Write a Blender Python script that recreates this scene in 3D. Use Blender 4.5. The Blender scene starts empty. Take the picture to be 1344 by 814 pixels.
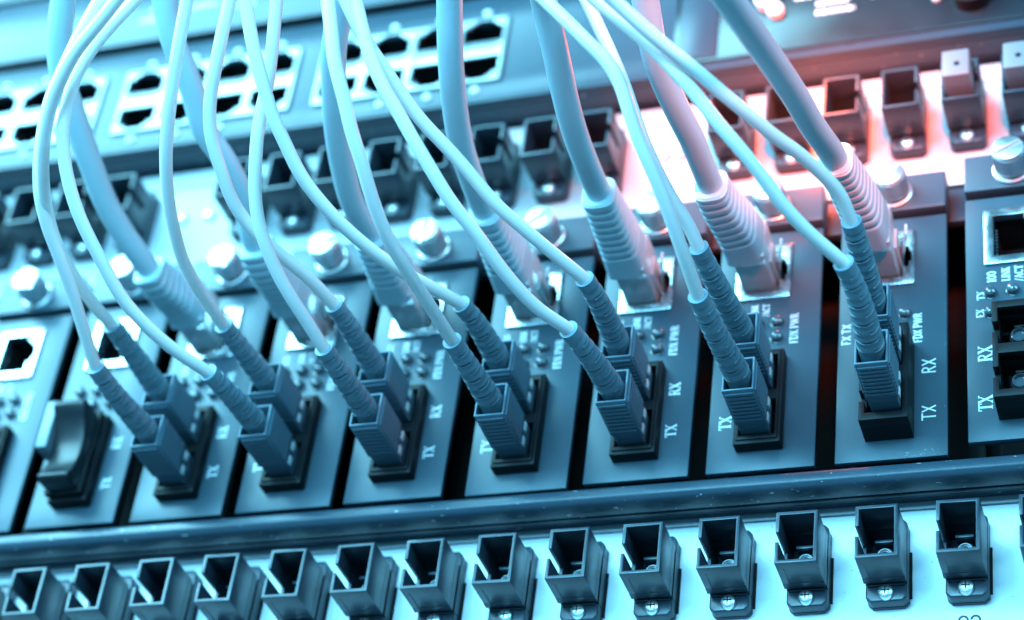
"""Fibre and copper patching in a network rack, seen close up from below the front.

All shapes are laid out in rack millimetres: x to the right along the rack, y up the
rack, z out of the front panels.  W() turns that into Blender metres with the rack
standing upright (Blender X = x, Blender Z = y, Blender -Y = z)."""
import bpy, bmesh, math, random
from mathutils import Vector, Matrix

random.seed(7)
SC = bpy.context.scene
COL = SC.collection
MM = 0.001


def W(p):
    return Vector((p[0] * MM, -p[2] * MM, p[1] * MM))


# ---------------------------------------------------------------- camera
CAM_POS = (59.3925, -283.3177, 405.0602)
CAM_RIGHT = (0.944424, 0.116532, -0.307381)
CAM_UP = (0.102408, 0.784232, 0.611958)
CAM_BACK = (0.312371, -0.609426, 0.728714)
cam_data = bpy.data.cameras.new('camera')
cam = bpy.data.objects.new('camera', cam_data)
COL.objects.link(cam)


def rot(v):
    return Vector((v[0], -v[2], v[1]))


m = Matrix((rot(CAM_RIGHT), rot(CAM_UP), rot(CAM_BACK))).transposed().to_4x4()
m.translation = W(CAM_POS)
cam.matrix_world = m
cam_data.sensor_width = 36.0
cam_data.lens = 76.97
cam_data.clip_start = 0.01
cam_data.clip_end = 20.0
cam_data.dof.use_dof = True
cam_data.dof.focus_distance = 0.485
cam_data.dof.aperture_fstop = 8.8
cam_data.dof.aperture_blades = 7
SC.camera = cam

# ---------------------------------------------------------------- light and exposure
world = bpy.data.worlds.new('World')
SC.world = world
world.use_nodes = True
bg = world.node_tree.nodes['Background']
bg.inputs[0].default_value = (0.12, 0.52, 0.85, 1)
bg.inputs[1].default_value = 0.40


def area(name, loc, target, w, h, power, color):
    d = bpy.data.lights.new(name, 'AREA')
    d.shape = 'RECTANGLE'
    d.size, d.size_y, d.energy, d.color = w, h, power, color
    o = bpy.data.objects.new(name, d)
    COL.objects.link(o)
    o.location = W(loc)
    o.rotation_euler = (W(target) - W(loc)).to_track_quat('-Z', 'Y').to_euler()
    return o


area('window_light', (-640, 490, 530), (-180, 50, 0), 0.68, 0.54, 33.0, (0.27, 0.79, 1.0))
area('front_softbox', (-190, 90, 900), (-90, 20, 0), 0.50, 0.40, 22.0, (0.18, 0.67, 1.0))
area('side_light', (480, 210, 560), (-40, 60, 20), 0.35, 0.35, 6.0, (0.24, 0.70, 1.0))
red = bpy.data.lights.new('flare_glow_spot', 'SPOT')  # added red spot imitating the glow of a lens flare, no such lamp here
red.energy, red.color, red.shadow_soft_size = 30.0, (1.0, 0.10, 0.03), 0.03
red.spot_size, red.spot_blend = math.radians(23), 1.0
red_o = bpy.data.objects.new('flare_glow_spot', red)
COL.objects.link(red_o)
red_o.location = W((30, 30, 270))
red_o.rotation_euler = (W((-43, 112, 0)) - W((30, 30, 270))).to_track_quat('-Z', 'Y').to_euler()

glow = bpy.data.lights.new('flare_glow_point', 'POINT')  # added red point light, more of the flare glow close to the adapters
glow.energy, glow.color, glow.shadow_soft_size, glow.specular_factor = 0.16, (1.0, 0.12, 0.03), 0.006, 0.3
glow_o = bpy.data.objects.new('flare_glow_point', glow)
COL.objects.link(glow_o)
glow_o.location = W((-38, 119, 16))

SC.view_settings.view_transform = 'Standard'
SC.view_settings.look = 'None'
SC.view_settings.exposure = 0.0
SC.view_settings.gamma = 1.0
SC.view_settings.use_curve_mapping = False
SC.render.engine = 'CYCLES'
SC.cycles.use_denoising = True
SC.cycles.max_bounces = 8
SC.cycles.caustics_reflective = False
SC.cycles.caustics_refractive = False


# ---------------------------------------------------------------- materials
def mat(name, color, rough=0.45, metal=0.0, spec=0.5, bump=0.0, bscale=900.0, vary=0.0, vscale=60.0,
        transmission=0.0, coat=0.0, ior=1.5, wear=0.0, wear_col=(0.6, 0.64, 0.66), sss=0.0):
    mt = bpy.data.materials.new(name)
    mt.use_nodes = True
    nt = mt.node_tree
    b = nt.nodes['Principled BSDF']
    b.inputs['Base Color'].default_value = (*color, 1)
    b.inputs['Roughness'].default_value = rough
    b.inputs['Metallic'].default_value = metal
    b.inputs['Specular IOR Level'].default_value = spec
    b.inputs['Transmission Weight'].default_value = transmission
    b.inputs['Coat Weight'].default_value = coat
    b.inputs['IOR'].default_value = ior
    if sss:
        b.inputs['Subsurface Weight'].default_value = sss
        b.inputs['Subsurface Radius'].default_value = (0.0012, 0.0015, 0.0016)
        b.inputs['Subsurface Scale'].default_value = 1.0
    tco = nt.nodes.new('ShaderNodeTexCoord')
    oi = nt.nodes.new('ShaderNodeObjectInfo')
    tc = nt.nodes.new('ShaderNodeVectorMath')
    tc.operation = 'ADD'
    off = nt.nodes.new('ShaderNodeVectorMath')
    off.operation = 'SCALE'
    off.inputs[0].default_value = (3.1, 5.7, 4.3)
    nt.links.new(oi.outputs['Random'], off.inputs['Scale'])
    nt.links.new(tco.outputs['Object'], tc.inputs[0])
    nt.links.new(off.outputs[0], tc.inputs[1])
    if vary or wear:
        n = nt.nodes.new('ShaderNodeTexNoise')
        n.inputs['Scale'].default_value = vscale
        n.inputs['Detail'].default_value = 6
        nt.links.new(tc.outputs[0], n.inputs['Vector'])
        r = nt.nodes.new('ShaderNodeMapRange')
        r.inputs[1].default_value, r.inputs[2].default_value = 0.3, 0.7
        r.inputs[3].default_value = max(0.02, rough - vary)
        r.inputs[4].default_value = min(1, rough + vary)
        nt.links.new(n.outputs['Fac'], r.inputs[0])
        nt.links.new(r.outputs[0], b.inputs['Roughness'])
        mix = nt.nodes.new('ShaderNodeMix')
        mix.data_type = 'RGBA'
        mix.inputs[6].default_value = (*[c * 0.86 for c in color], 1)
        mix.inputs[7].default_value = (*[min(1, c * 1.1) for c in color], 1)
        nt.links.new(n.outputs['Fac'], mix.inputs[0])
        last = mix.outputs[2]
        if wear:
            n2 = nt.nodes.new('ShaderNodeTexNoise')
            n2.inputs['Scale'].default_value = 1300
            n2.inputs['Detail'].default_value = 3
            mp = nt.nodes.new('ShaderNodeMapping')
            mp.inputs['Scale'].default_value = (0.35, 1, 1)
            nt.links.new(tc.outputs[0], mp.inputs[0])
            nt.links.new(mp.outputs[0], n2.inputs['Vector'])
            rr = nt.nodes.new('ShaderNodeMapRange')
            rr.inputs[1].default_value, rr.inputs[2].default_value = 0.70 - 0.06 * wear, 0.74
            nt.links.new(n2.outputs['Fac'], rr.inputs[0])
            m2 = nt.nodes.new('ShaderNodeMix')
            m2.data_type = 'RGBA'
            nt.links.new(rr.outputs[0], m2.inputs[0])
            nt.links.new(last, m2.inputs[6])
            m2.inputs[7].default_value = (*wear_col, 1)
            last = m2.outputs[2]
        nt.links.new(last, b.inputs['Base Color'])
    if bump:
        n = nt.nodes.new('ShaderNodeTexNoise')
        n.inputs['Scale'].default_value = bscale
        n.inputs['Detail'].default_value = 4
        nt.links.new(tc.outputs[0], n.inputs['Vector'])
        bp = nt.nodes.new('ShaderNodeBump')
        bp.inputs['Strength'].default_value = bump
        bp.inputs['Distance'].default_value = 0.0002
        nt.links.new(n.outputs['Fac'], bp.inputs['Height'])
        nt.links.new(bp.outputs[0], b.inputs['Normal'])
    return mt


M = {
    'face': mat('painted_card_grey', (0.036, 0.064, 0.087), 0.40, spec=0.36, bump=0.10, bscale=1500, vary=0.07, vscale=35),
    'flange': mat('card_flange_grey', (0.045, 0.072, 0.095), 0.38, spec=0.36, bump=0.08, bscale=1500, vary=0.06),
    'chassis': mat('chassis_blue_grey', (0.032, 0.055, 0.078), 0.36, spec=0.36, bump=0.35, bscale=900, vary=0.08, wear=0.04),
    'inside': mat('chassis_inside_black', (0.012, 0.013, 0.015), 0.7, spec=0.2),
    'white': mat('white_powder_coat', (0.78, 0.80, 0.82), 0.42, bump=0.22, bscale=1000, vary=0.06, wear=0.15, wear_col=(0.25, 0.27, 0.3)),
    'white_dimmed': mat('white_powder_coat_dimmed', (0.47, 0.48, 0.50), 0.5, spec=0.3, bump=0.22, bscale=1000, vary=0.06),  # white coat with its colour darkened so the upper panel does not overexpose
    'adapter': mat('adapter_blue_plastic', (0.022, 0.037, 0.054), 0.38, bump=0.06, bscale=1200, vary=0.10, vscale=120),
    'black': mat('black_plastic', (0.007, 0.008, 0.010), 0.46, spec=0.18, bump=0.04),
    'sleeve': mat('ceramic_sleeve', (0.55, 0.58, 0.6), 0.2),
    'plug': mat('plug_grey_plastic', (0.105, 0.17, 0.22), 0.42, bump=0.05, vary=0.06, vscale=150),
    'boot': mat('boot_grey_rubber', (0.155, 0.245, 0.30), 0.5, bump=0.08, vary=0.05),
    'fibre': mat('fibre_jacket_white', (0.84, 0.76, 0.74), 0.36, vary=0.05, vscale=30, bump=0.03, bscale=500),
    'copper': mat('copper_jacket_grey', (0.46, 0.60, 0.66), 0.42, vary=0.05, vscale=30, bump=0.05, bscale=400),
    'hood': mat('copper_boot_grey', (0.43, 0.56, 0.62), 0.48, bump=0.05, vary=0.04),
    'metal': mat('nickel_plate', (0.60, 0.63, 0.66), 0.26, metal=1.0, bump=0.05, vary=0.08, vscale=200),
    'screw': mat('thumb_screw_metal', (0.66, 0.68, 0.70), 0.40, metal=1.0, vary=0.06, vscale=200),
    'clear': mat('clear_plastic', (0.80, 0.86, 0.90), 0.10, transmission=0.42, ior=1.32, coat=0.5),
    'led': mat('led_lens', (0.06, 0.075, 0.09), 0.09, coat=0.6),
    'print': mat('white_print', (0.80, 0.82, 0.84), 0.55),
    'ink': mat('dark_print', (0.02, 0.025, 0.03), 0.6),
    'switch': mat('switch_grey', (0.026, 0.048, 0.070), 0.34, spec=0.36, bump=0.06, vary=0.08, vscale=25),
    'bezel': mat('port_bezel_metal', (0.33, 0.36, 0.39), 0.34, metal=0.6, vary=0.06),
    'gloss': mat('smoked_window', (0.014, 0.018, 0.024), 0.22, vary=0.05),
    'cap': mat('dust_cap_plastic', (0.13, 0.175, 0.20), 0.4, bump=0.04),
    'clip': mat('white_plug_body', (0.75, 0.78, 0.8), 0.4),
    'dcover': mat('dust_cover_plastic', (0.010, 0.013, 0.017), 0.34, spec=0.3, vary=0.05),
}


# ---------------------------------------------------------------- mesh helpers (rack millimetres)
class MB:
    """collects shapes, then links them as one mesh object"""

    def __init__(self, base=(0, 0, 0)):
        self.bm = bmesh.new()
        self.base = Vector(base)
        self.mats = []
        self.cur = 0

    def use(self, name):
        if name not in self.mats:
            self.mats.append(name)
        self.cur = self.mats.index(name)
        return self

    def _add(self, verts, faces, bevel=0.0, seg=2, weld=False):
        t = bmesh.new()
        vs = [t.verts.new(v) for v in verts]
        for f in faces:
            try:
                t.faces.new([vs[i] for i in f])
            except ValueError:
                pass
        if weld:
            bmesh.ops.remove_doubles(t, verts=t.verts, dist=1e-4)
        bmesh.ops.recalc_face_normals(t, faces=t.faces)
        if bevel:
            ed = [e for e in t.edges if len(e.link_faces) == 2 and e.calc_face_angle(0) > 0.5]
            bmesh.ops.bevel(t, geom=ed, offset=bevel, segments=seg, profile=0.5, affect='EDGES', clamp_overlap=True)
        for f in t.faces:
            f.material_index = self.cur
        me = bpy.data.meshes.new('tmp')
        t.to_mesh(me)
        t.free()
        self.bm.from_mesh(me)
        bpy.data.meshes.remove(me)
        return self

    def box(self, x0, x1, y0, y1, z0, z1, bevel=0.0, seg=2):
        v = [(x, y, z) for z in (z0, z1) for y in (y0, y1) for x in (x0, x1)]
        f = [(0, 2, 3, 1), (4, 5, 7, 6), (0, 1, 5, 4), (2, 6, 7, 3), (0, 4, 6, 2), (1, 3, 7, 5)]
        return self._add(v, f, bevel, seg)

    def prism(self, poly, z0, z1, bevel=0.0, axis='z', seg=2):
        """poly in (x, y) raised along z; axis 'x': poly in (y, z) raised along x; 'y': poly in (x, z)"""
        n = len(poly)
        put = {'z': lambda a, b, c: (a, b, c), 'x': lambda a, b, c: (c, a, b), 'y': lambda a, b, c: (a, c, b)}[axis]
        v = [put(a, b, z0) for a, b in poly] + [put(a, b, z1) for a, b in poly]
        f = [tuple(range(n))[::-1], tuple(range(n, 2 * n))] + [(i, (i + 1) % n, n + (i + 1) % n, n + i) for i in range(n)]
        return self._add(v, f, bevel, seg)

    def lathe(self, prof, cx, cy, n=24):
        """prof: (radius, z) from the bottom up, about the z axis"""
        v, f = [], []
        for r, z in prof:
            for k in range(n):
                a = 2 * math.pi * k / n
                v.append((cx + r * math.cos(a), cy + r * math.sin(a), z))
        for i in range(len(prof) - 1):
            for k in range(n):
                k2 = (k + 1) % n
                f.append((i * n + k, i * n + k2, (i + 1) * n + k2, (i + 1) * n + k))
        f.append(tuple(range(n))[::-1])
        f.append(tuple(range((len(prof) - 1) * n, len(prof) * n)))
        return self._add(v, f)

    def plate(self, x0, x1, y0, y1, z0, z1, holes, bevel=0.0):
        """a flat plate with rectangular openings (overlapping openings merge)"""
        xs = sorted({x0, x1, *[h[0] for h in holes], *[h[1] for h in holes]})
        ys = sorted({y0, y1, *[h[2] for h in holes], *[h[3] for h in holes]})
        xs = [x for x in xs if x0 <= x <= x1]
        ys = [y for y in ys if y0 <= y <= y1]
        nx, ny = len(xs) - 1, len(ys) - 1

        def solid(i, j):
            if not (0 <= i < nx and 0 <= j < ny):
                return False
            mx, my = (xs[i] + xs[i + 1]) / 2, (ys[j] + ys[j + 1]) / 2
            return not any(h[0] < mx < h[1] and h[2] < my < h[3] for h in holes)
        v, f = [], []

        def quad(*q):
            k = len(v)
            v.extend(q)
            f.append((k, k + 1, k + 2, k + 3))
        for i in range(nx):
            for j in range(ny):
                if not solid(i, j):
                    continue
                a, b, c, d = xs[i], xs[i + 1], ys[j], ys[j + 1]
                quad((a, c, z1), (b, c, z1), (b, d, z1), (a, d, z1))
                quad((a, c, z0), (a, d, z0), (b, d, z0), (b, c, z0))
                if not solid(i - 1, j):
                    quad((a, c, z0), (a, c, z1), (a, d, z1), (a, d, z0))
                if not solid(i + 1, j):
                    quad((b, c, z0), (b, d, z0), (b, d, z1), (b, c, z1))
                if not solid(i, j - 1):
                    quad((a, c, z0), (b, c, z0), (b, c, z1), (a, c, z1))
                if not solid(i, j + 1):
                    quad((a, d, z0), (a, d, z1), (b, d, z1), (b, d, z0))
        return self._add(v, f, bevel, 2, weld=True)

    def pocket(self, x0, x1, y0, y1, zb, zt, t=0.4):
        """an open-fronted tray: four thin walls and a floor"""
        self.box(x0 - t, x1 + t, y0 - t, y1 + t, zb - t, zb)
        self.box(x0 - t, x0, y0 - t, y1 + t, zb, zt)
        self.box(x1, x1 + t, y0 - t, y1 + t, zb, zt)
        self.box(x0, x1, y0 - t, y0, zb, zt)
        return self.box(x0, x1, y1, y1 + t, zb, zt)

    def sweep(self, pts, ups, section):
        """section(i, k) -> (a, b) offsets for ring i, corner k; frames from pts and ups"""
        n = section(0, None)
        v, f = [], []
        N = len(pts)
        for i in range(N):
            tg = (pts[min(i + 1, N - 1)] - pts[max(i - 1, 0)]).normalized()
            u = ups[i] - tg * ups[i].dot(tg)
            u.normalize()
            s = tg.cross(u)
            for k in range(n):
                a, b = section(i, k)
                v.append(tuple(pts[i] + s * a + u * b))
        for i in range(N - 1):
            for k in range(n):
                k2 = (k + 1) % n
                f.append((i * n + k, i * n + k2, (i + 1) * n + k2, (i + 1) * n + k))
        f.append(tuple(range(n))[::-1])
        f.append(tuple(range((N - 1) * n, N * n)))
        return self._add(v, f)

    def build(self, name, material=None, parent=None, smooth=32):
        b = self.base
        for v in self.bm.verts:
            p = v.co - b
            v.co = (p.x * MM, -p.z * MM, p.y * MM)
        me = bpy.data.meshes.new(name)
        self.bm.to_mesh(me)
        self.bm.free()
        for k in (self.mats or [material]):
            me.materials.append(M[k])
        me.polygons.foreach_set('use_smooth', [True] * len(me.polygons))
        me.set_sharp_from_angle(angle=math.radians(smooth))
        o = bpy.data.objects.new(name, me)
        COL.objects.link(o)
        o.location = W(b) - (parent_pos(parent) if parent else Vector())
        o.parent = parent
        return o


def parent_pos(o):
    p = Vector()
    while o:
        p += o.location
        o = o.parent
    return p


def tag(o, label, category, group=None, kind=None):
    o['label'] = label
    o['category'] = category
    if group:
        o['group'] = group
    if kind:
        o['kind'] = kind
    return o


def thing(name, base, label, category, group=None):
    o = bpy.data.objects.new(name, None)
    o.empty_display_size = 0.01
    COL.objects.link(o)
    o.location = W(base)
    return tag(o, label, category, group)


def copy_tree(o, loc=None, parent=None):
    c = o.copy()
    COL.objects.link(c)
    c.parent = parent
    if loc is not None:
        c.location = loc
    for ch in o.children:
        copy_tree(ch, None, c)
    return c


def spline(pts, step=1.2):
    """centripetal-ish Catmull-Rom through the points, sampled evenly"""
    P = [Vector(p) for p in pts]
    P = [P[0] * 2 - P[1]] + P + [P[-1] * 2 - P[-2]]
    out = []
    for i in range(1, len(P) - 2):
        p0, p1, p2, p3 = P[i - 1:i + 3]
        t0, t1 = 0.0, max((p1 - p0).length, 1e-6) ** 0.5
        t2 = t1 + max((p2 - p1).length, 1e-6) ** 0.5
        t3 = t2 + max((p3 - p2).length, 1e-6) ** 0.5
        n = max(2, int((p2 - p1).length / step))
        for j in range(n):
            t = t1 + (t2 - t1) * j / n
            a1 = p0 * ((t1 - t) / (t1 - t0)) + p1 * ((t - t0) / (t1 - t0))
            a2 = p1 * ((t2 - t) / (t2 - t1)) + p2 * ((t - t1) / (t2 - t1))
            a3 = p2 * ((t3 - t) / (t3 - t2)) + p3 * ((t - t2) / (t3 - t2))
            b1 = a1 * ((t2 - t) / (t2 - t0)) + a2 * ((t - t0) / (t2 - t0))
            b2 = a2 * ((t3 - t) / (t3 - t1)) + a3 * ((t - t1) / (t3 - t1))
            out.append(b1 * ((t2 - t) / (t2 - t1)) + b2 * ((t - t1) / (t2 - t1)))
    out.append(P[-2])
    for _ in range(4):                                   # settle small kinks
        out = [out[0]] + [(out[i - 1] + out[i] * 2 + out[i + 1]) * 0.25 for i in range(1, len(out) - 1)] + [out[-1]]
    return out


def bezier(p0, d0, p1, d1, n):
    k = (p1 - p0).length * 0.36
    a, b = p0 + d0 * k, p1 - d1 * k
    return [p0 * (1 - t) ** 3 + a * (3 * t * (1 - t) ** 2) + b * (3 * t * t * (1 - t)) + p1 * t ** 3
            for t in (i / (n - 1) for i in range(n))]


def tube(mb, pts, r, n=20):
    up = [Vector((0, 1, 0.31))] * len(pts)

    def sec(i, k):
        if k is None:
            return n
        a = 2 * math.pi * k / n
        return r * math.cos(a), r * math.sin(a)
    return mb.sweep(pts, up, sec)


# ---------------------------------------------------------------- lettering (flat print, built as thin shapes)
def arc(cx, cy, rx, ry, a0, a1, n=10):
    return [(cx + rx * math.cos(math.radians(a0 + (a1 - a0) * i / n)), cy + ry * math.sin(math.radians(a0 + (a1 - a0) * i / n))) for i in range(n + 1)]


TH, TN = 0.17, 0.075        # thick and thin pen, in letter heights
GLYPH = {                   # width, strokes [(points, pen)], serifs [(x, y, half width)]
    'T': (0.66, [([(0.33, 0), (0.33, 1)], TH), ([(0.02, 0.965), (0.64, 0.965)], TN), ([(0.04, 0.98), (0.04, 0.76)], TN), ([(0.62, 0.98), (0.62, 0.76)], TN)], [(0.33, 0, 0.17)]),
    'X': (0.70, [([(0.10, 1), (0.60, 0)], TH), ([(0.60, 1), (0.10, 0)], TN)], [(0.12, 1, 0.14), (0.58, 1, 0.13), (0.12, 0, 0.13), (0.58, 0, 0.14)]),
    'R': (0.68, [([(0.15, 0), (0.15, 1)], TH), ([(0.15, 0.965), (0.33, 0.965)] + arc(0.33, 0.745, 0.2, 0.22, 90, -90) + [(0.15, 0.525)], TN * 1.3), ([(0.33, 0.52), (0.60, 0)], TH * 0.9)], [(0.15, 0, 0.15), (0.11, 1, 0.11), (0.62, 0, 0.09)]),
    'F': (0.58, [([(0.15, 0), (0.15, 1)], TH), ([(0.02, 0.965), (0.55, 0.965)], TN), ([(0.15, 0.51), (0.42, 0.51)], TN), ([(0.54, 0.98), (0.54, 0.76)], TN)], [(0.15, 0, 0.15)]),
    'D': (0.70, [([(0.15, 0), (0.15, 1)], TH), ([(0.03, 0.965), (0.28, 0.965)] + arc(0.28, 0.5, 0.34, 0.465, 90, -90, 14) + [(0.03, 0.035)], TN * 1.5)], []),
    'P': (0.60, [([(0.15, 0), (0.15, 1)], TH), ([(0.03, 0.965), (0.32, 0.965)] + arc(0.32, 0.72, 0.21, 0.245, 90, -90) + [(0.15, 0.475)], TN * 1.3)], [(0.15, 0, 0.15)]),
    'W': (0.98, [([(0.08, 1), (0.28, 0)], TH * 0.9), ([(0.28, 0), (0.48, 1)], TN), ([(0.48, 1), (0.68, 0)], TH * 0.9), ([(0.68, 0), (0.90, 1)], TN)], [(0.08, 1, 0.10), (0.90, 1, 0.08)]),
    '1': (0.46, [([(0.25, 0), (0.25, 1)], TH), ([(0.08, 0.82), (0.25, 0.96)], TN)], [(0.25, 0, 0.17)]),
    '0': (0.56, [(arc(0.28, 0.5, 0.2, 0.46, 0, 360, 22), TH * 0.75)], []),
    'L': (0.56, [([(0.15, 0), (0.15, 1)], TH), ([(0.02, 0.035), (0.52, 0.035)], TN), ([(0.51, 0.02), (0.51, 0.26)], TN)], [(0.15, 1, 0.15)]),
    'I': (0.36, [([(0.18, 0), (0.18, 1)], TH)], [(0.18, 1, 0.15), (0.18, 0, 0.15)]),
    'N': (0.76, [([(0.13, 0), (0.13, 1)], TN), ([(0.13, 1), (0.62, 0)], TH), ([(0.62, 0), (0.62, 1)], TN)], [(0.10, 1, 0.10), (0.13, 0, 0.12), (0.62, 1, 0.12)]),
    'K': (0.70, [([(0.15, 0), (0.15, 1)], TH), ([(0.18, 0.45), (0.58, 1)], TN), ([(0.28, 0.58), (0.60, 0)], TH)], [(0.15, 1, 0.15), (0.15, 0, 0.15), (0.56, 1, 0.12), (0.60, 0, 0.11)]),
    'A': (0.74, [([(0.34, 1), (0.10, 0)], TN), ([(0.34, 1), (0.60, 0)], TH), ([(0.18, 0.32), (0.52, 0.32)], TN)], [(0.10, 0, 0.11), (0.60, 0, 0.13)]),
    'C': (0.66, [(arc(0.36, 0.5, 0.27, 0.46, 48, 312, 18), TH * 0.75), ([(0.57, 1), (0.57, 0.74)], TN)], []),
    '/': (0.42, [([(0.04, -0.05), (0.38, 1.05)], TN * 1.2)], []),
    '2': (0.60, [(arc(0.30, 0.72, 0.22, 0.24, 170, -35, 12) + [(0.06, 0.05), (0.56, 0.05)], 0.10)], []),
    ' ': (0.30, [], []),
}


def strokes(mb, pts, pen, put, sign=1):
    for i in range(len(pts) - 1):
        (ax, ay), (bx, by) = pts[i], pts[i + 1]
        dx, dy = bx - ax, by - ay
        L = math.hypot(dx, dy) or 1e-6
        e = pen * 0.18 if 0 < i else 0.0
        ax, ay = ax - dx / L * e, ay - dy / L * e
        nx, ny = -dy / L * pen / 2, dx / L * pen / 2
        q = [(ax + nx, ay + ny), (ax - nx, ay - ny), (bx - nx, by - ny), (bx + nx, by + ny)]
        k = mb._lift
        mb._lift += 0.003
        mb._add([put(a, b, k) for a, b in q], [(0, 1, 2, 3)])


def word(text, x, y, z, h, parent, sans=False, turned=True, pen=1.0, squeeze=1.0, ink='print'):
    """a printed word; turned: reads up the card, its foot line towards +x"""
    wtot = sum(GLYPH[c][0] for c in text) * h * squeeze
    mb = MB((x, y, z))
    mb._lift = 0.0

    def put(a, b, k):
        u, v = (a * squeeze) * h - wtot / 2, b * h - h / 2
        return (x - v, y + u, z + 0.05 + k) if turned else (x + u, y + v, z + 0.05 + k)
    off = 0.0
    for c in text:
        gw, st, se = GLYPH[c]
        for pts, p in st:
            if sans and len(pts) == 2 and abs(pts[0][0] - pts[1][0]) < 0.02 and abs(pts[0][1] - pts[1][1]) < 0.3:
                continue
            strokes(mb, [(px + off, py) for px, py in pts], (0.115 if sans else p) * pen, put)
        if not sans:
            for sx, sy, hw in se:
                yy = 0.03 if sy < 0.5 else 0.97
                strokes(mb, [(sx - hw + off, yy), (sx + hw + off, yy)], 0.06, put)
        off += gw
    o = mb.build('lettering', ink, parent)
    return o


# ================================================================ the rack: patch panels and chassis
ZP = -12.0                                               # front of the white patch panels

# ---- the two fibre patch panels: white sheet, adapters screwed on
AD_PITCH, AD_X22, AD_Y = 17.66, -1.95, -21.25
LOW_X = [AD_X22 + AD_PITCH * k for k in range(-15, 3)]
UP_X = [-0.55 + 15.1 * k for k in range(-4, 3)] + [-97.0 - 15.15 * k for k in range(8)] + [-239.5 - 15.1 * k for k in range(5)]
UP_Y = 111.7


def make_adapter():
    """one SC adapter about its body centre on the panel face"""
    b = MB()
    b.use('adapter')
    w, h, t = 4.7, 6.65, 0.82                            # half width, half height, wall
    slot0, slot1 = -1.15, 1.45
    c_shape = [(-w, slot1), (-w, h), (w, h), (w, -h), (-w, -h), (-w, slot0), (-w + t, slot0), (-w + t, -h + t),
               (w - t, -h + t), (w - t, h - t), (-w + t, h - t), (-w + t, slot1)]
    b.prism(c_shape, 7.2, 16.0, bevel=0.14)
    cav = [(-w + t, w - t, -h + t, h - t)]
    b.plate(-w, w, -h, h, 5.2, 7.2, cav)
    b.plate(-w + 0.4, w - 0.4, -h + 0.3, h - 0.3, 3.9, 5.2, cav)
    fl = [(-4.55, -9.5), (-3.5, -10.6), (3.6, -10.6), (4.65, -9.5), (4.65, 9.5), (3.6, 10.6), (-3.5, 10.6), (-4.55, 9.5)]
    b.prism(fl, 0.05, 1.0, bevel=0.2)
    b.plate(-4.55, 4.65, -6.2, 6.2, 1.0, 3.9, cav)
    for s in (1, -1):
        b.prism([(-4.55, s * 6.2), (4.65, s * 6.2), (4.65, s * 9.5), (3.6, s * 10.6), (-3.5, s * 10.6), (-4.55, s * 9.5)], 1.0, 3.9, bevel=0.4, seg=3)
    b.box(-4.0, 4.1, -7.0, -6.75, 3.9, 4.6)              # step under the body
    b.box(-w - 0.06, -w + 0.02, -5.6, -5.2, 5.6, 14.5)   # mould line along the side
    b.box(-3.3, -3.0, -h - 0.08, -h + 0.02, 6.0, 13.4)   # groove rib on the underside
    b.box(-1.9, 2.1, 2.2, 2.9, 1.0, 7.5, bevel=0.1)     # ledge inside the cavity
    o = b.build('adapter')
    s = MB()
    s.use('black').lathe([(2.3, 1.0), (2.3, 5.6), (2.05, 5.8)], 0.1, -0.3, 24)
    s.use('sleeve').lathe([(1.65, 5.7), (1.65, 6.4), (1.3, 6.6), (1.25, 6.0)], 0.1, -0.3, 24)
    s.use('black').lathe([(0.95, 5.9), (0.95, 6.3)], 0.1, -0.3, 16)
    s.build('ferrule_sleeve', None, o)
    for yy in (-8.6, 8.6):
        q = MB((0, yy, 3.9))
        q.use('screw').lathe([(1.85, 3.85), (1.85, 4.35), (1.6, 4.95), (1.1, 5.3), (0.5, 5.42)], 0, yy, 20)
        q.use('inside').box(-0.95, 0.95, yy - 0.16, yy + 0.16, 5.0, 5.44).box(-0.16, 0.16, yy - 0.95, yy + 0.95, 5.0, 5.445)
        sc = q.build('screw', None, o)
    k = MB()
    k.box(4.66, 5.15, -8.2, 3.6, 0.06, 0.5)
    k.build('clip', 'black', o)  # black box painting the dark cutout gap beside the flange, no actual clip
    return o


def patch_panel(y0, y1, seam, xs, ay, turn, label, first, paint='white'):
    base = (-140, y0, ZP)
    p = thing('patch_panel', base, label, 'patch panel', 'white fibre patch panels')
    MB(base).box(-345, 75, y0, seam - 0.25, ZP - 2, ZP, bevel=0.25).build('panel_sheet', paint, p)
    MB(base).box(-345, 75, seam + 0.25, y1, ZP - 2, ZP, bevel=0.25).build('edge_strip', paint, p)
    MB(base).box(-345, 75, y0, y1, ZP - 4, ZP - 2.2).build('backing_sheet', 'inside', p)
    for i, x in enumerate(xs):
        if first[0] is None:
            o = first[0] = make_adapter()
        else:
            o = copy_tree(first[0])
        o.parent = p
        o.location = W((x + random.uniform(-0.12, 0.12), ay + random.uniform(-0.1, 0.1), ZP)) - W(base)
        o.rotation_euler = (0, (math.pi if turn else 0) + random.uniform(-0.012, 0.012), 0)
    return p, base


proto = [None]
low, low_base = patch_panel(-50.5, -3.6, -6.0, LOW_X, AD_Y, False, 'lower white fibre patch panel with a row of empty blue adapters', proto)
up, up_base = patch_panel(86.0, 131.5, 125.6, UP_X, UP_Y, True, 'upper white fibre patch panel between the converter cards and the port switch', proto, 'white_dimmed')
for x, y in ((-82.0, 113.2), (-77.5, 113.0), (-226.5, 112.9), (-217.6, 113.0)):
    q = MB((x, y, ZP))
    q.lathe([(1.9, ZP - 0.2), (1.9, ZP + 0.6), (1.4, ZP + 1.2), (0.5, ZP + 1.45)], x, y, 20)
    q.build('panel_screw', 'screw', up)
word('22', -2.0, -36.6, ZP, 4.6, low, turned=False, ink='ink', pen=1.1, squeeze=0.95)

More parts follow.
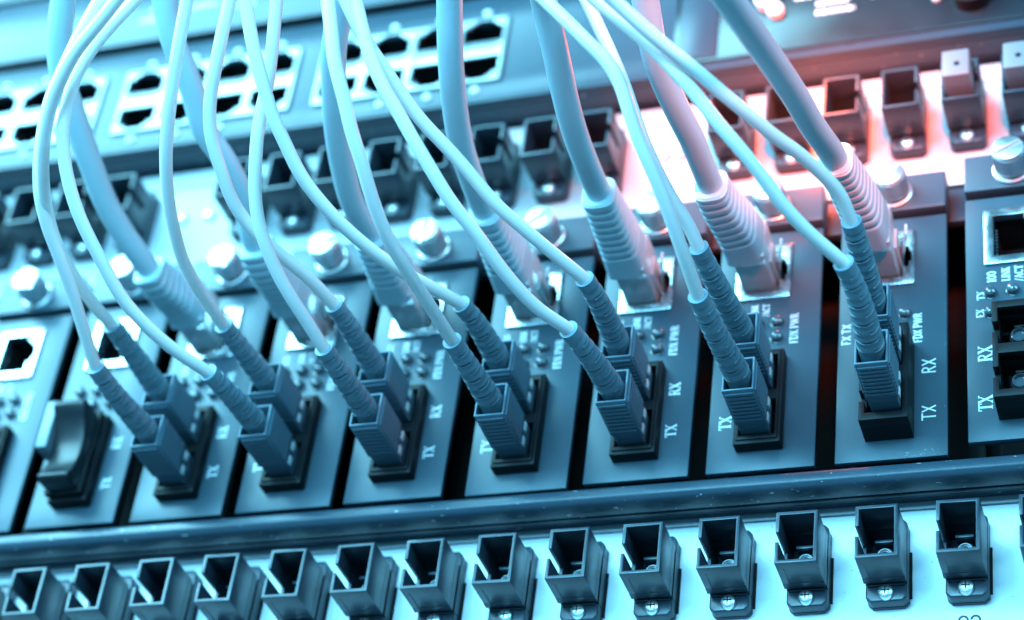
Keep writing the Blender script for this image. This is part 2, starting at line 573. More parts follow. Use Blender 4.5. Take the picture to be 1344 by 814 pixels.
# ---- the chassis that holds the converter cards
ch_base = (-130, -4, -8)
ch = thing('converter_chassis', ch_base, 'blue grey card chassis with a rounded worn lower rail', 'chassis')
prof = [(-0.9, -3.0), (-0.9, -0.9), (-1.6, 0.1), (-2.6, 0.4), (-4.1, 0.3), (-5.2, -0.5), (-5.7, -1.7), (-5.8, -5.2), (-4.6, -5.6), (-4.6, -8.0), (-0.9, -8.0)]
MB(ch_base).prism(prof, -345, 75, bevel=0.35, axis='x', seg=3).build('lower_rail', 'chassis', ch)
b = MB(ch_base)
b.prism([(-4.5, -5.9), (-5.5, -6.2), (-5.6, -7.0), (-4.9, -7.4), (-5.3, -8.1), (-4.0, -8.6), (-4.0, -11.9), (-3.0, -11.9), (-3.0, -5.9)], -345, 75, bevel=0.12, axis='x')
b.build('cover_edge', 'chassis', ch)
MB(ch_base).box(-345, 75, 84.7, 85.9, -41.9, -6.5, bevel=0.2).build('top_cover', 'inside', ch)
MB(ch_base).box(-345, 75, 74.0, 84.6, -9.5, -6.6, bevel=0.3).build('upper_rail', 'chassis', ch)
MB(ch_base).box(-345, 75, -4.5, 85.8, -44, -42).build('back_plane', 'inside', ch)
MB(ch_base).box(-345, 75, -2.8, -1.0, -41.9, -8.1).build('floor_plate', 'inside', ch)
for sx in (-347.2, 75.1):
    MB(ch_base).box(sx, sx + 2.1, -4.5, 85.8, -44, -3).build('side_plate', 'inside', ch)  # unseen sides, added to stop light leaking into the card gaps


# ================================================================ converter cards
FACE_W, FACE_H = 25.5, 71.0
RJ = (4.4, 18.0, 50.0, 66.6)                             # metal frame of the copper port
RJ_OPEN = (6.6, 15.2, 52.2, 64.6)
SOCK = (6.9, 18.0, 5.3, 32.0)


def knurled_screw(parent, cx, cy, z0, turn):
    b = MB((cx, cy, z0))
    b.lathe([(4.7, z0), (4.7, z0 + 0.9), (4.3, z0 + 1.2), (2.4, z0 + 1.3), (2.4, z0 + 2.0)], cx, cy, 28)
    n = 44
    g = []
    for k in range(n * 2):
        a = math.pi * k / n
        r = 4.05 if k % 2 else 3.9
        g.append((cx + r * math.cos(a), cy + r * math.sin(a)))
    b.prism(g, z0 + 2.0, z0 + 7.3)
    b.lathe([(3.95, z0 + 7.3), (3.8, z0 + 7.7)], cx, cy, 32)
    for side in (0, math.pi):                            # two half moons leave the driver slot
        arcp = []
        for k in range(17):
            a = turn + side + math.radians(10) + math.radians(160) * k / 16
            arcp.append((cx + 3.7 * math.cos(a), cy + 3.7 * math.sin(a)))
        b.prism(arcp, z0 + 7.7, z0 + 8.4, bevel=0.15)
    b.build('thumb_screw', 'screw', parent)


def card(i, x, y=0.0, z=0.0, label='', words=(), leds=((10.3, 42.5), (15.2, 42.5), (5.4, 42.5), (10.3, 37.9), (15.2, 37.9), (5.4, 37.9)),
         sock_z=3.4, open_sock=False, screw_turn=0.6, screw_dx=13.0):
    base = (x, y, z)
    c = thing('converter_card', base, label, 'network card', 'media converter cards')
    X = lambda a: x + a
    Y = lambda a: y + a
    hole = (X(RJ_OPEN[0]), X(RJ_OPEN[1]), Y(RJ_OPEN[2]), Y(RJ_OPEN[3]))
    notch = (X(15.0), X(16.6), Y(55.3), Y(61.5))
    notch2 = (X(16.5), X(17.2), Y(56.8), Y(60.0))
    shole = (X(SOCK[0] + 1), X(SOCK[1] - 1), Y(SOCK[2] + 1), Y(SOCK[3] - 1))
    MB(base).plate(X(0), X(FACE_W), Y(0), Y(FACE_H), z - 1.8, z, [(hole[0], X(17.2), hole[2], hole[3]), shole], bevel=0.28).build('faceplate', 'face', c)
    b = MB(base)
    b.box(X(0.0), X(FACE_W), Y(72.7), Y(84.0), z - 4.5, z + 1.3, bevel=0.45, seg=3)
    b.build('flange', 'flange', c)
    MB(base).box(X(1.0), X(2.2), Y(1.5), Y(83), z - 38, z - 12).build('circuit_board', 'inside', c)
    knurled_screw(c, X(screw_dx), Y(77.9), z + 1.3, screw_turn)
    # copper port
    b = MB(base)
    b.plate(X(RJ[0]), X(RJ[1]), Y(RJ[2]), Y(RJ[3]), z + 0.02, z + 0.75, [hole, notch, notch2], bevel=0.18)
    port = b.build('copper_port', 'metal', c)
    b = MB(base)
    b.pocket(X(6.2), X(17.6), Y(51.8), Y(65.0), z - 13, z - 1.9)
    b.build('port_cavity', 'inside', port)
    b = MB(base)
    for k in range(8):
        yy = Y(54.6 + k * 1.02)
        b.box(X(6.9), X(7.3), yy - 0.2, yy + 0.2, z - 9, z - 1.5)
    b.box(X(13.7), X(15.0), Y(63.2), Y(64.5), z - 2, z + 0.2)
    b.build('contact', 'metal', port)
    # optical socket
    sx0, sx1, sy0, sy1 = X(SOCK[0]), X(SOCK[1]), Y(SOCK[2]), Y(SOCK[3])
    cav = [(sx0 + 1.3, sx1 - 1.3, sy0 + 1.9, sy0 + 11.9), (sx0 + 1.3, sx1 - 1.3, sy0 + 14.6, sy0 + 24.8)]
    extra = [(sx0 - 1, sx0 + 1.4, sy0 + 5.2, sy0 + 8.2), (sx0 - 1, sx0 + 1.4, sy0 + 17.9, sy0 + 20.9)] if sock_z > 6 else []
    b = MB(base)
    if extra:
        b.plate(sx0, sx1, sy0, sy1, z + 0.02, z + sock_z - 3.2, cav, bevel=0.1)
        b.plate(sx0, sx1, sy0, sy1, z + sock_z - 3.2, z + sock_z, cav + extra, bevel=0.16)
    else:
        b.plate(sx0, sx1, sy0, sy1, z + 0.02, z + sock_z, cav, bevel=0.22)
        b.plate(sx0 + 0.7, sx1 - 0.7, sy0 + 0.9, sy1 - 0.7, z + sock_z, z + sock_z + 0.5, cav, bevel=0.1)
    so = b.build('optical_socket', 'black', c)
    b = MB(base)
    b.pocket(sx0 + 1.3, sx1 - 1.3, sy0 + 1.9, sy1 - 1.9, z - 8, z - 1.9)
    b.build('socket_cavity', 'inside', so)
    if open_sock:
        for yy in (sy0 + 6.9, sy0 + 19.7):
            q = MB(base)
            q.use('black').lathe([(2.5, z - 7.9), (2.5, z + 3.5), (2.2, z + 3.9)], (sx0 + sx1) / 2, yy, 24)
            q.use('led').lathe([(1.9, z + 3.8), (1.9, z + 5.0), (1.6, z + 5.2), (1.4, z + 4.2)], (sx0 + sx1) / 2, yy, 24)
            q.build('ferrule_sleeve', None, so)
            MB(base).box((sx0 + sx1) / 2 - 1.2, (sx0 + sx1) / 2 + 1.2, yy + 2.9, yy + 3.5, z - 7, z + 4, bevel=0.1).build('latch', 'black', so)
    for (lx, ly) in leds:
        q = MB((X(lx), Y(ly), z))
        q.lathe([(1.75, z + 0.01), (1.7, z + 0.12), (1.5, z + 0.16), (1.5, z + 0.8), (1.3, z + 1.35), (0.85, z + 1.7), (0.3, z + 1.85)], X(lx), Y(ly), 20)
        q.build('led', 'led', c)
    for wd in words:
        text, wx, wy, hh = wd[:4]
        kw = wd[4] if len(wd) > 4 else {}
        word(text, X(wx), Y(wy), z, hh, c, **kw)
    return c


STD = [('100', 5.0, 46.6, 1.7, {'squeeze': 1.0}), ('LINK', 9.4, 46.9, 1.7, {'squeeze': 0.85}), ('/ACT', 12.2, 46.6, 1.7, {'squeeze': 0.9}),
       ('FDX PWR', 19.3, 40.2, 2.0, {'squeeze': 0.98})]
RIGHT_TR = [('TX', 20.5, 13.2, 2.7, {}), ('RX', 20.6, 25.4, 2.7, {})]
LEFT_TR = [('TX', 3.9, 14.0, 2.9, {}), ('RX', 3.9, 26.0, 2.9, {})]
CARDS = {
    0: dict(x=0.3, y=1.0, z=2.6, sock_z=9.0, open_sock=True, screw_turn=0.45, screw_dx=11.6, leds=((5.6, 41.6), (10.8, 41.9), (5.5, 35.9)),
            words=[('100', 5.9, 46.4, 2.1, {}), ('LINK', 9.2, 46.9, 1.9, {'squeeze': 0.9}), ('/ACT', 12.2, 46.8, 1.9, {'squeeze': 1.0}),
                   ('TX', 3.4, 41.2, 1.9, {}), ('FX', 3.2, 36.0, 1.9, {}), ('RX', 4.1, 24.2, 3.2, {}), ('TX', 4.0, 10.3, 3.2, {})],
            label='grey converter card with empty copper port and open optical socket, beside the scuffed card'),
    1: dict(x=-30.1, sock_z=8.6, screw_turn=0.9, leds=((15.7, 41.2), (7.0, 42.4)),
            words=[('TX', 21.3, 12.0, 3.2, {'sans': True}), ('RX', 21.3, 25.2, 3.2, {'sans': True}), ('FDX PWR', 18.7, 36.6, 2.0, {'sans': True, 'pen': 1.35, 'squeeze': 0.95}),
                   ('FX TX', 1.9, 36.7, 2.1, {'sans': True, 'pen': 1.4})],
            label='scuffed grey converter card with thin lettering, next to the card with open sockets'),
    2: dict(x=-60.2, words=STD + [LEFT_TR[0]], screw_turn=2.4, label='grey converter card with two plugs, second plugged card from the open-socket card'),
    3: dict(x=-89.9, words=STD + RIGHT_TR, screw_turn=0.7, label='grey converter card with two plugs, third plugged card from the open-socket card'),
    4: dict(x=-119.4, y=-0.6, words=STD + [LEFT_TR[0]], screw_turn=0.6, label='grey converter card with two plugs, in the middle of the seven plugged cards'),
    5: dict(x=-151.1, words=STD + RIGHT_TR, screw_turn=1.2, label='grey converter card with two plugs, third plugged card from the dust-covered card'),
    6: dict(x=-180.2, y=-0.2, words=STD + [LEFT_TR[0]], screw_turn=0.2, label='pale lit converter card with two plugs, second plugged card from the dust-covered card'),
    7: dict(x=-209.6, y=-0.2, words=STD + RIGHT_TR, screw_turn=1.9, label='pale lit converter card with two plugs, next to the dust-covered card'),
    8: dict(x=-240.0, y=0.2, words=[('TX', 20.6, 12.2, 2.6, {}), ('RX', 20.6, 24.8, 2.6, {})], screw_turn=0.9, label='pale lit converter card with a dust cover on its optical socket'),
    9: dict(x=-270.0, words=STD, screw_turn=2.2, label='pale lit converter card at the far end with an empty copper port'),
}
for i, kw in CARDS.items():
    c = card(i, **kw)
    if i == 1:                                           # knocked paint along the lower corner
        q = MB((-30.1, 0, 0))
        for k in range(26):
            if k < 17:
                ux, uy, r = -30.1 + random.uniform(15.5, 25.0), abs(random.gauss(0.35, 0.7)) + 0.15, random.uniform(0.10, 0.42)
            else:
                ux, uy, r = -30.1 + random.uniform(24.9, 25.25), random.uniform(0.5, 62), random.uniform(0.07, 0.2)
            poly = [(ux + r * random.uniform(0.5, 1.3) * math.cos(a), uy + r * random.uniform(0.4, 1.0) * math.sin(a)) for a in [2 * math.pi * j / 7 for j in range(7)]]
            q.prism(poly, 0.005, 0.03 + 0.002 * k)
        q.build('paint_chips', 'cap', c)['kind'] = 'stuff'

# dust cover on the card before the last
bx, by = -233.4, 5.6
dc = thing('dust_cover', (bx, by, 3.9), 'dark grip dust cover on the optical socket of a pale card', 'dust cover')
b = MB((bx, by, 3.9))
b.box(bx + 0.4, bx + 10.9, by + 0.8, by + 26.2, 3.95, 6.0, bevel=0.3)
b.build('cover_plate', 'black', dc)
sad = [(by + 1.2, 6.0), (by + 0.9, 11.2), (by + 2.0, 12.4)] + [(by + 2.6 + 19.6 * k / 12, 12.2 - 3.6 * math.sin(math.pi * k / 12) ** 0.8 + 1.6 * k / 12) for k in range(13)] + [(by + 23.6, 14.2), (by + 24.8, 13.0), (by + 24.4, 6.0)]
MB((bx, by, 3.9)).prism(sad, bx + 1.4, bx + 10.4, bevel=0.9, axis='x', seg=4).build('grip', 'dcover', dc)
MB((bx, by, 3.9)).box(bx - 1.6, bx + 1.6, by + 11.0, by + 25.5, 6.0, 12.5, bevel=0.4).build('tab', 'cap', dc)


# ================================================================ patch cords
FIBRE = {
    '7T': [ (-198.2, 11.9, 47.9), (-197.3, 14.7, 56.4), (-196.3, 18.7, 67.2), (-196.1, 22.5, 76.6), (-196.3, 26.2, 84.6), (-195.7, 30, 90.8), (-193.4, 35.3, 97.6), (-189.1, 43, 105.4), (-183.9, 50, 110.4), (-179.9, 55.7, 113.7), (-175.6, 61.8, 116.5), (-162.2, 81, 125.2), (-143.4, 115.8, 131.5) ],
    '7R': [ (-197.8, 25.1, 46.9), (-198.1, 24.7, 54.9), (-198.1, 24.9, 66.9), (-197.3, 26.1, 78), (-195.5, 28.1, 87.1), (-192.8, 30.5, 95), (-189.8, 33.2, 101.8), (-184.5, 37.6, 110.2), (-180.2, 40.6, 114.8), (-175.7, 43.7, 118.6), (-169.9, 47.2, 121.8), (-164.5, 51, 124.7), (-145.9, 64.4, 134.7), (-119.9, 91.1, 142.8) ],
    '6T': [ (-170.4, 10.6, 42.9), (-175.9, 11, 54), (-181.1, 13.8, 67.2), (-183.4, 18.4, 78.3), (-185.3, 23.6, 88.2), (-185.7, 28.8, 95.9), (-185.3, 32.5, 100.4), (-184.3, 36, 104.1), (-182.5, 39.8, 107.4), (-179.9, 44.4, 110.8), (-176.1, 49, 113.4), (-171.2, 53.9, 115.4), (-165.8, 59.2, 117), (-148.4, 76.4, 122.1), (-124, 108.4, 123.3) ],
    '6R': [ (-169.3, 24.3, 43.2), (-169.6, 24.6, 50.8), (-170.1, 25.2, 59.1), (-169.9, 26.6, 67.6), (-168.8, 28.3, 74.4), (-167.5, 30.6, 81.3), (-164.8, 34.3, 90.2), (-162.8, 37, 95.3), (-159.6, 41.4, 102.3), (-156.6, 46.2, 108.4), (-154.1, 50.7, 113.2), (-151.7, 55.6, 117.6), (-143.1, 73.2, 133.2), (-131.1, 105.7, 149.1) ],
    '5T': [ (-139.9, 11.9, 45.7), (-141.1, 13.6, 51.9), (-143.2, 16.4, 61), (-144.5, 19, 67.2), (-145.2, 21.8, 72.7), (-145.5, 24.2, 76.6), (-145.1, 27.8, 81.4), (-143.9, 32.4, 86.4), (-142.3, 37.9, 91.4), (-140.9, 41.9, 94.4), (-139.1, 46.5, 97.3), (-137.6, 53.2, 101.4), (-136.3, 63.6, 106.7), (-133.6, 85.7, 118), (-129.7, 124.7, 127.8) ],
    '5R': [ (-139.7, 24.7, 45.7), (-142, 25.5, 53.7), (-145.3, 26, 61.8), (-148.5, 26.7, 68.7), (-150.7, 28, 74.3), (-152, 29.7, 79.4), (-152.6, 33.5, 86.7), (-153, 37.5, 93), (-151.9, 41.9, 98.3), (-148.9, 48.6, 104.5), (-146.3, 55, 109.3), (-144.6, 59.5, 112.3), (-137.4, 79.5, 125.5), (-127.2, 115.5, 137.9) ],
    '4R': [ (-109.3, 24.1, 41.6), (-113.4, 23.2, 49.4), (-118.1, 22.4, 57.6), (-123.6, 22.8, 68.1), (-128.3, 24.7, 78.1), (-131.8, 27.9, 87), (-133.4, 31.5, 93.6), (-134.8, 34.8, 98.8), (-135.3, 37.5, 102.2), (-135.9, 40.7, 106), (-136.7, 46.6, 112), (-137.1, 52.9, 117.3), (-138.6, 72, 133.3), (-140.6, 106.8, 149.8) ],
    '4T': [ (-108.9, 11.6, 44), (-109.7, 11.9, 54.8), (-111.3, 13.1, 68.5), (-112.5, 14.7, 77.5), (-113.1, 18, 87), (-113.3, 21.9, 94.6), (-114, 25.7, 100.4), (-114.4, 30.1, 105.5), (-115.5, 35.9, 110.9), (-115.9, 42.8, 115.3), (-116.5, 47.9, 117.9), (-119, 70, 129.4), (-122.5, 108.9, 139.4) ],
    '3T': [ (-80.9, 10.7, 44.8), (-85.6, 10.8, 53.2), (-89.9, 12.9, 63.1), (-93.7, 16.5, 73), (-97.7, 20.2, 81.2), (-100.4, 24.1, 87.4), (-103, 28, 92.6), (-105.5, 32.3, 97.4), (-108, 36.2, 101.4), (-109.9, 40.6, 104.9), (-111.5, 46.1, 108.6), (-113, 52.8, 112.4), (-117.7, 74.3, 124.3), (-124.3, 112.4, 135) ],
    '3R': [ (-78.5, 24.6, 45), (-83.9, 25.9, 54.4), (-88.4, 27.4, 61.7), (-92.7, 29.3, 68.3), (-97.5, 33.3, 76.9), (-100.8, 35.9, 81.8), (-104.6, 38.8, 86.8), (-107.9, 42.5, 91.6), (-110.9, 46.5, 95.9), (-113.7, 50.3, 99.6), (-116.6, 55, 103.5), (-118.9, 59.7, 106.9), (-127.9, 78.7, 120.4), (-140.6, 113.3, 133.3) ],
    '2T': [ (-50, 11.7, 50.4), (-50.6, 14.5, 61.2), (-51.5, 17.9, 70.2), (-52, 19.5, 73.7), (-53.3, 22.9, 80), (-54.9, 26.4, 85.3), (-55.9, 30, 89.4), (-56.6, 33, 92.1), (-57.6, 35.9, 94.6), (-59.8, 39.1, 97.3), (-63.2, 42.3, 99.9), (-66.7, 46, 102.2), (-72.3, 51.8, 105), (-88.5, 68.9, 113.3), (-111.1, 100.9, 119) ],
    '2R': [ (-50.4, 24.4, 51.5), (-51.6, 26.8, 57.2), (-53.4, 28.7, 61.7), (-55.5, 31.9, 67.5), (-57.6, 36.3, 73.5), (-59.1, 41, 78.4), (-60.7, 46.4, 83), (-63.1, 52.4, 87.3), (-65.3, 57.5, 90.4), (-67.7, 63, 93.2), (-77.1, 83.6, 103.8), (-90.3, 120.4, 112.7) ],
    '1T': [ (-17.5, 12.8, 54.7), (-22.7, 14.2, 63.2), (-27, 16.6, 70.7), (-30.8, 20.3, 78), (-34, 23.2, 82.9), (-37.3, 26.2, 87.2), (-40.6, 30, 91.5), (-44.4, 34, 95.4), (-50.8, 40.2, 100.4), (-55.8, 44.5, 103.3), (-60.3, 48.7, 105.6), (-77.4, 64.8, 114.2), (-101.3, 95.3, 120.3) ],
    '1R': [ (-16.5, 25.7, 52.9), (-17.7, 27.8, 60.3), (-19.1, 28.3, 63.4), (-21.2, 28.8, 67.4), (-23.9, 29.3, 72.2), (-28, 29.7, 78), (-31.1, 30.6, 82.8), (-35.7, 32, 89.3), (-39.5, 33.5, 94.5), (-44.6, 35.6, 100.8), (-49.1, 37.9, 106), (-54.2, 41.2, 111.7), (-69.6, 50.8, 128.9), (-91.2, 72.3, 146.9) ],
}
COPPER = {
    '1': [ (-23.6, 57.2, 38.1), (-24.1, 55.7, 42.3), (-24.9, 50.8, 58), (-25.3, 46.7, 71), (-25.9, 43.5, 80.6), (-27.1, 37.7, 97.8), (-28.4, 31.5, 115.9), (-30.2, 23.4, 139.5), (-32.6, 20, 166.5) ],
    '2': [ (-53.6, 56.8, 35), (-53.7, 56.5, 44.5), (-53.9, 56.5, 53), (-54.4, 56.4, 58.6), (-55.1, 56.6, 66.8), (-55.7, 57.6, 76.7), (-55.2, 59.4, 84.8), (-54.5, 61.6, 91.9), (-52.2, 68.9, 115.6), (-48.8, 87.3, 142.9) ],
    '3': [ (-80.6, 57.5, 36.6), (-80.3, 56.8, 46.7), (-79.9, 56.6, 58.1), (-79, 57.3, 69.2), (-77.6, 59.6, 82.9), (-77, 63.3, 94.7), (-75.8, 70.9, 118.5), (-74.1, 89.5, 145.8) ],
    '4': [ (-110, 57.6, 34.8), (-109.4, 57.7, 45.9), (-108.3, 58.6, 58.3), (-106.1, 60.7, 70.4), (-103.2, 64.5, 83), (-100.4, 69.5, 93.5), (-94.6, 80, 115.4), (-86.5, 102.7, 140.2) ],
    '5': [ (-141.1, 57.5, 31.2), (-141.5, 57.9, 43.1), (-140.2, 59.5, 53.7), (-138, 62.2, 65.1), (-135.9, 64.7, 72.9), (-132.5, 69.3, 83.9), (-127.7, 75.3, 93.5), (-117.8, 87.3, 113), (-103.9, 112.2, 134.4) ],
    '6': [ (-171.4, 56.5, 33.5), (-169.9, 61.3, 47.7), (-170.5, 63.2, 54), (-171.3, 64.8, 59.4), (-173.3, 66.9, 66.7), (-173.2, 70.4, 74), (-173.4, 73.2, 79.4), (-174.6, 77.8, 87.9), (-174.3, 83.1, 95.4), (-173.7, 97.6, 115.7), (-172.8, 126, 138.2) ],
    '7': [ (-202.3, 55.4, 31), (-203.1, 56, 36), (-204, 57.4, 45.1), (-204.6, 59.4, 54.5), (-204.3, 61.6, 62.1), (-204, 63.8, 69), (-203.6, 66.4, 76.1), (-203.1, 69.8, 84.6), (-202.3, 72.5, 90.4), (-200.6, 75.5, 95.7), (-197.1, 80.3, 102.8), (-187.9, 93.2, 122.1), (-174.9, 119.3, 143.1) ],
}



def make_plug(cx, cy, z0, root):
    """SC plug: plain nose, ribbed grip shell open at the cable end"""
    b = MB((cx, cy, z0))
    b.box(cx - 3.3, cx + 3.3, cy - 4.1, cy + 4.1, z0 - 5, z0 + 1.2)
    w, h, t = 3.7, 4.55, 0.55
    zt = z0 + 17.0
    b.box(cx - w + 0.25, cx + w - 0.25, cy - h + 0.25, cy + h - 0.25, z0 + 1.2, z0 + 12.2, bevel=0.5)
    b.plate(cx - w, cx + w, cy - h, cy + h, z0 + 3.6, zt, [(cx - w + t, cx + w - t, cy - h + t, cy + h - t)], bevel=0.3)
    for k in range(8):
        z = z0 + 5.2 + k * 1.4
        for s in (-1, 1):
            y0, y1 = sorted((cy + s * (h - 0.05), cy + s * (h + 0.32)))
            b.box(cx - w + 0.5, cx + w - 0.5, y0, y1, z, z + 0.7, bevel=0.08, seg=1)
            x0, x1 = sorted((cx + s * (w - 0.05), cx + s * (w + 0.26)))
            b.box(x0, x1, cy - h + 0.6, cy + h - 0.6, z, z + 0.7, bevel=0.07, seg=1)
    o = b.build('plug', 'plug', root)
    q = MB((cx, cy, z0))
    q.box(cx + w - 0.3, cx + w + 0.08, cy - 3.3, cy - 0.9, z0 + 1.5, z0 + 3.0, bevel=0.1)
    q.box(cx + w - 0.3, cx + w + 0.08, cy + 0.9, cy + 3.3, z0 + 1.5, z0 + 3.0, bevel=0.1)
    q.build('inner_body', 'clip', o)
    return zt


def make_boot(cx, cy, z0, tip, d1, root, seed):
    """tapered rubber strain relief with staggered cuts"""
    p0 = Vector((cx, cy, z0))
    n = 240
    ch_d = (tip - p0).normalized()
    pts = bezier(p0, (ch_d * 0.75 + Vector((0, 0, 0.25))).normalized(), tip, (ch_d * 0.6 + d1 * 0.4).normalized(), n)
    L = sum((pts[i + 1] - pts[i]).length for i in range(n - 1))
    up = [Vector((0, 1, 0.2))] * n
    NA = 40

    def sec(i, k):
        if k is None:
            return NA
        s = i / (n - 1) * L
        f = s / L
        r = 3.15 + (2.12 - 3.15) * min(1, f * 1.04)
        a = 2 * math.pi * k / NA
        ring = (s - 6.0) / 3.05
        kk = math.floor(ring + 0.5)
        dist = abs(ring - kk) * 3.05
        cut = 0.0
        if s > 4.5 and L - s > 2.0 and dist < 0.34:
            on = math.cos(2 * a + (math.pi if kk % 2 else 0) + seed)
            cut = 0.95 * (1 - (dist / 0.34) ** 2) * min(1, max(0, (on + 0.62) * 4))
        lip = 0.2 * (1 - (dist / 1.525)) if s > 4.5 else 0
        if L - s < 2.0:
            lip = 0.16
        r = r - cut + lip
        return r * math.cos(a), r * math.sin(a)
    b = MB(tuple(p0))
    b.sweep(pts, up, sec)
    return b.build('boot', 'boot', root, smooth=50)


FIBRE_LABEL = {
    '1': 'white fibre cord in the scuffed thin-lettered card',
    '2': 'white fibre cord in the second plugged card from the open-socket card',
    '3': 'white fibre cord in the third plugged card from the open-socket card',
    '4': 'white fibre cord in the middle one of the seven plugged cards',
    '5': 'white fibre cord in the third plugged card from the dust-covered card',
    '6': 'white fibre cord in the second plugged card from the dust-covered card',
    '7': 'white fibre cord in the card next to the dust-covered card',
}
for key, pts in FIBRE.items():
    i = int(key[0])
    kw = CARDS[i]
    cx = kw['x'] + (SOCK[0] + SOCK[1]) / 2 + (0.6 if i == 1 else -0.35)
    cy = kw.get('y', 0) + (12.2 if key[1] == 'T' else 25.0)
    z0 = kw.get('z', 0) + kw.get('sock_z', 3.4) + 0.5
    root = thing('fibre_patch_cord', (cx, cy, z0), FIBRE_LABEL[key[0]] + (', lower plug' if key[1] == 'T' else ', upper plug'), 'patch cord', 'fibre patch cords in the converter cards')
    zt = make_plug(cx, cy, z0, root)
    tip = Vector(pts[0])
    d1 = (Vector(pts[1]) - Vector(pts[0])).normalized()
    d1 = (d1 + Vector((0, 0, 0.35))).normalized()
    make_boot(cx, cy, zt - 4.6, tip, d1, root, random.uniform(-0.5, 0.5))
    line = spline([tuple(tip - d1 * 3.0)] + pts)
    b = MB(tuple(tip))
    tube(b, line, 1.5)
    b.build('cable', 'fibre', root)

COPPER_LABEL = {
    '1': 'thick grey network cable in the scuffed thin-lettered card',
    '2': 'thick grey network cable in the second plugged card from the open-socket card',
    '3': 'thick grey network cable in the third plugged card from the open-socket card',
    '4': 'thick grey network cable in the middle one of the seven plugged cards',
    '5': 'thick grey network cable in the third plugged card from the dust-covered card',
    '6': 'thick grey network cable in the second plugged card from the dust-covered card',
    '7': 'thick grey network cable in the card next to the dust-covered card',
}


def squircle(a, rx, ry, e):
    c, s = math.cos(a), math.sin(a)
    return rx * math.copysign(abs(c) ** e, c), ry * math.copysign(abs(s) ** e, s)


for key, pts in COPPER.items():
    kw = CARDS[int(key)]
    cx = kw['x'] + 10.4
    cy = kw.get('y', 0) + 58.4
    z0 = 0.8
    root = thing('network_cable', (cx, cy, z0), COPPER_LABEL[key], 'network cable', 'copper network cables in the converter cards')
    b = MB((cx, cy, z0))
    b.box(cx - 4.0, cx + 3.9, cy - 5.8, cy + 5.8, z0 - 9, z0 + 12.5, bevel=0.35)
    b.box(cx + 3.0, cx + 4.6, cy - 3.0, cy + 3.0, z0 - 6, z0 + 7.0, bevel=0.3)
    pl = b.build('plug', 'clear', root)
    q = MB((cx, cy, z0))
    q.prism([(cx + 4.6, z0 + 1.0), (cx + 5.3, z0 + 0.6), (cx + 7.6, z0 + 9.6), (cx + 6.9, z0 + 9.9)], cy - 1.6, cy + 1.6, bevel=0.15, axis='y')
    q.build('latch', 'clear', pl)
    tip = Vector(pts[0])
    d1 = (Vector(pts[2]) - Vector(pts[0])).normalized()
    d1 = (d1 * 0.7 + Vector((0, 0, 0.5))).normalized()
    n = 130
    p0 = Vector((cx - 1.1, cy, z0 + 10.6))
    tip2 = tip + d1 * 1.0
    curve = bezier(p0, Vector((0, 0, 1)), tip2, d1, n)
    L = sum((curve[j + 1] - curve[j]).length for j in range(n - 1))
    NA = 56

    def sec(j, k):
        if k is None:
            return NA
        s = j / (n - 1) * L
        f = s / L
        rx, ry = 4.95 + (4.05 - 4.95) * f, 6.75 + (4.6 - 6.75) * f
        g = 0.0
        if s > 6.0 and s < L - 1.2:
            ph = ((s - 6.0) / 2.35) % 1.0
            g = 0.42 * max(0.0, 1 - abs(ph - 0.5) / 0.24)
        if f > 0.985:
            g += 0.35
        a = 2 * math.pi * k / NA
        u, v = squircle(a, rx - g, ry - g, 0.42 + 0.2 * f)
        return u, v
    b = MB(tuple(p0))
    b.sweep(curve, [Vector((0, 1, 0))] * n, sec)
    b.build('boot', 'hood', root, smooth=40)
    line = spline([tuple(tip2 - d1 * 3.0), tuple(tip2 + d1 * 2)] + pts[1:] if (Vector(pts[1]) - tip).length > 6 else [tuple(tip2 - d1 * 3.0), tuple(tip2 + d1 * 2)] + pts[2:])
    b = MB(tuple(tip))
    tube(b, line, 3.0, 28)
    b.build('cable', 'copper', root)

# ================================================================ switch above the upper panel
ZS = -2.6
sw_base = (-150, 133.6, ZS)
sw = thing('network_switch', sw_base, 'blue grey network switch with blocks of eight ports and a smoked window', 'switch')
BLOCKS = [(-187.0, -129.2), (-252.3, -194.5), (-317.6, -259.8)]
BY0, BY1 = 141.8, 167.0
holes = [(x0 + 1, x1 - 1, BY0 + 1, BY1 - 1) for x0, x1 in BLOCKS]
MB(sw_base).plate(-345, 75, 134.4, 177.0, ZS - 2, ZS, holes, bevel=0.3).build('front_panel', 'switch', sw)
MB(sw_base).box(-345, 75, 133.4, 135.2, ZS - 2.0, ZS + 0.9, bevel=0.4).build('lower_ridge', 'switch', sw)
MB(sw_base).box(-345, 75, 133.4, 176.9, -60, ZS - 18.2).build('case', 'inside', sw)
MB(sw_base).box(-345, 75, 133.35, 134.3, -60, ZS - 2.1).build('bottom_sheet', 'chassis', sw)
MB(sw_base).box(-345, 75, 176.0, 177.0, -60, ZS - 2.1).build('top_sheet', 'switch', sw)
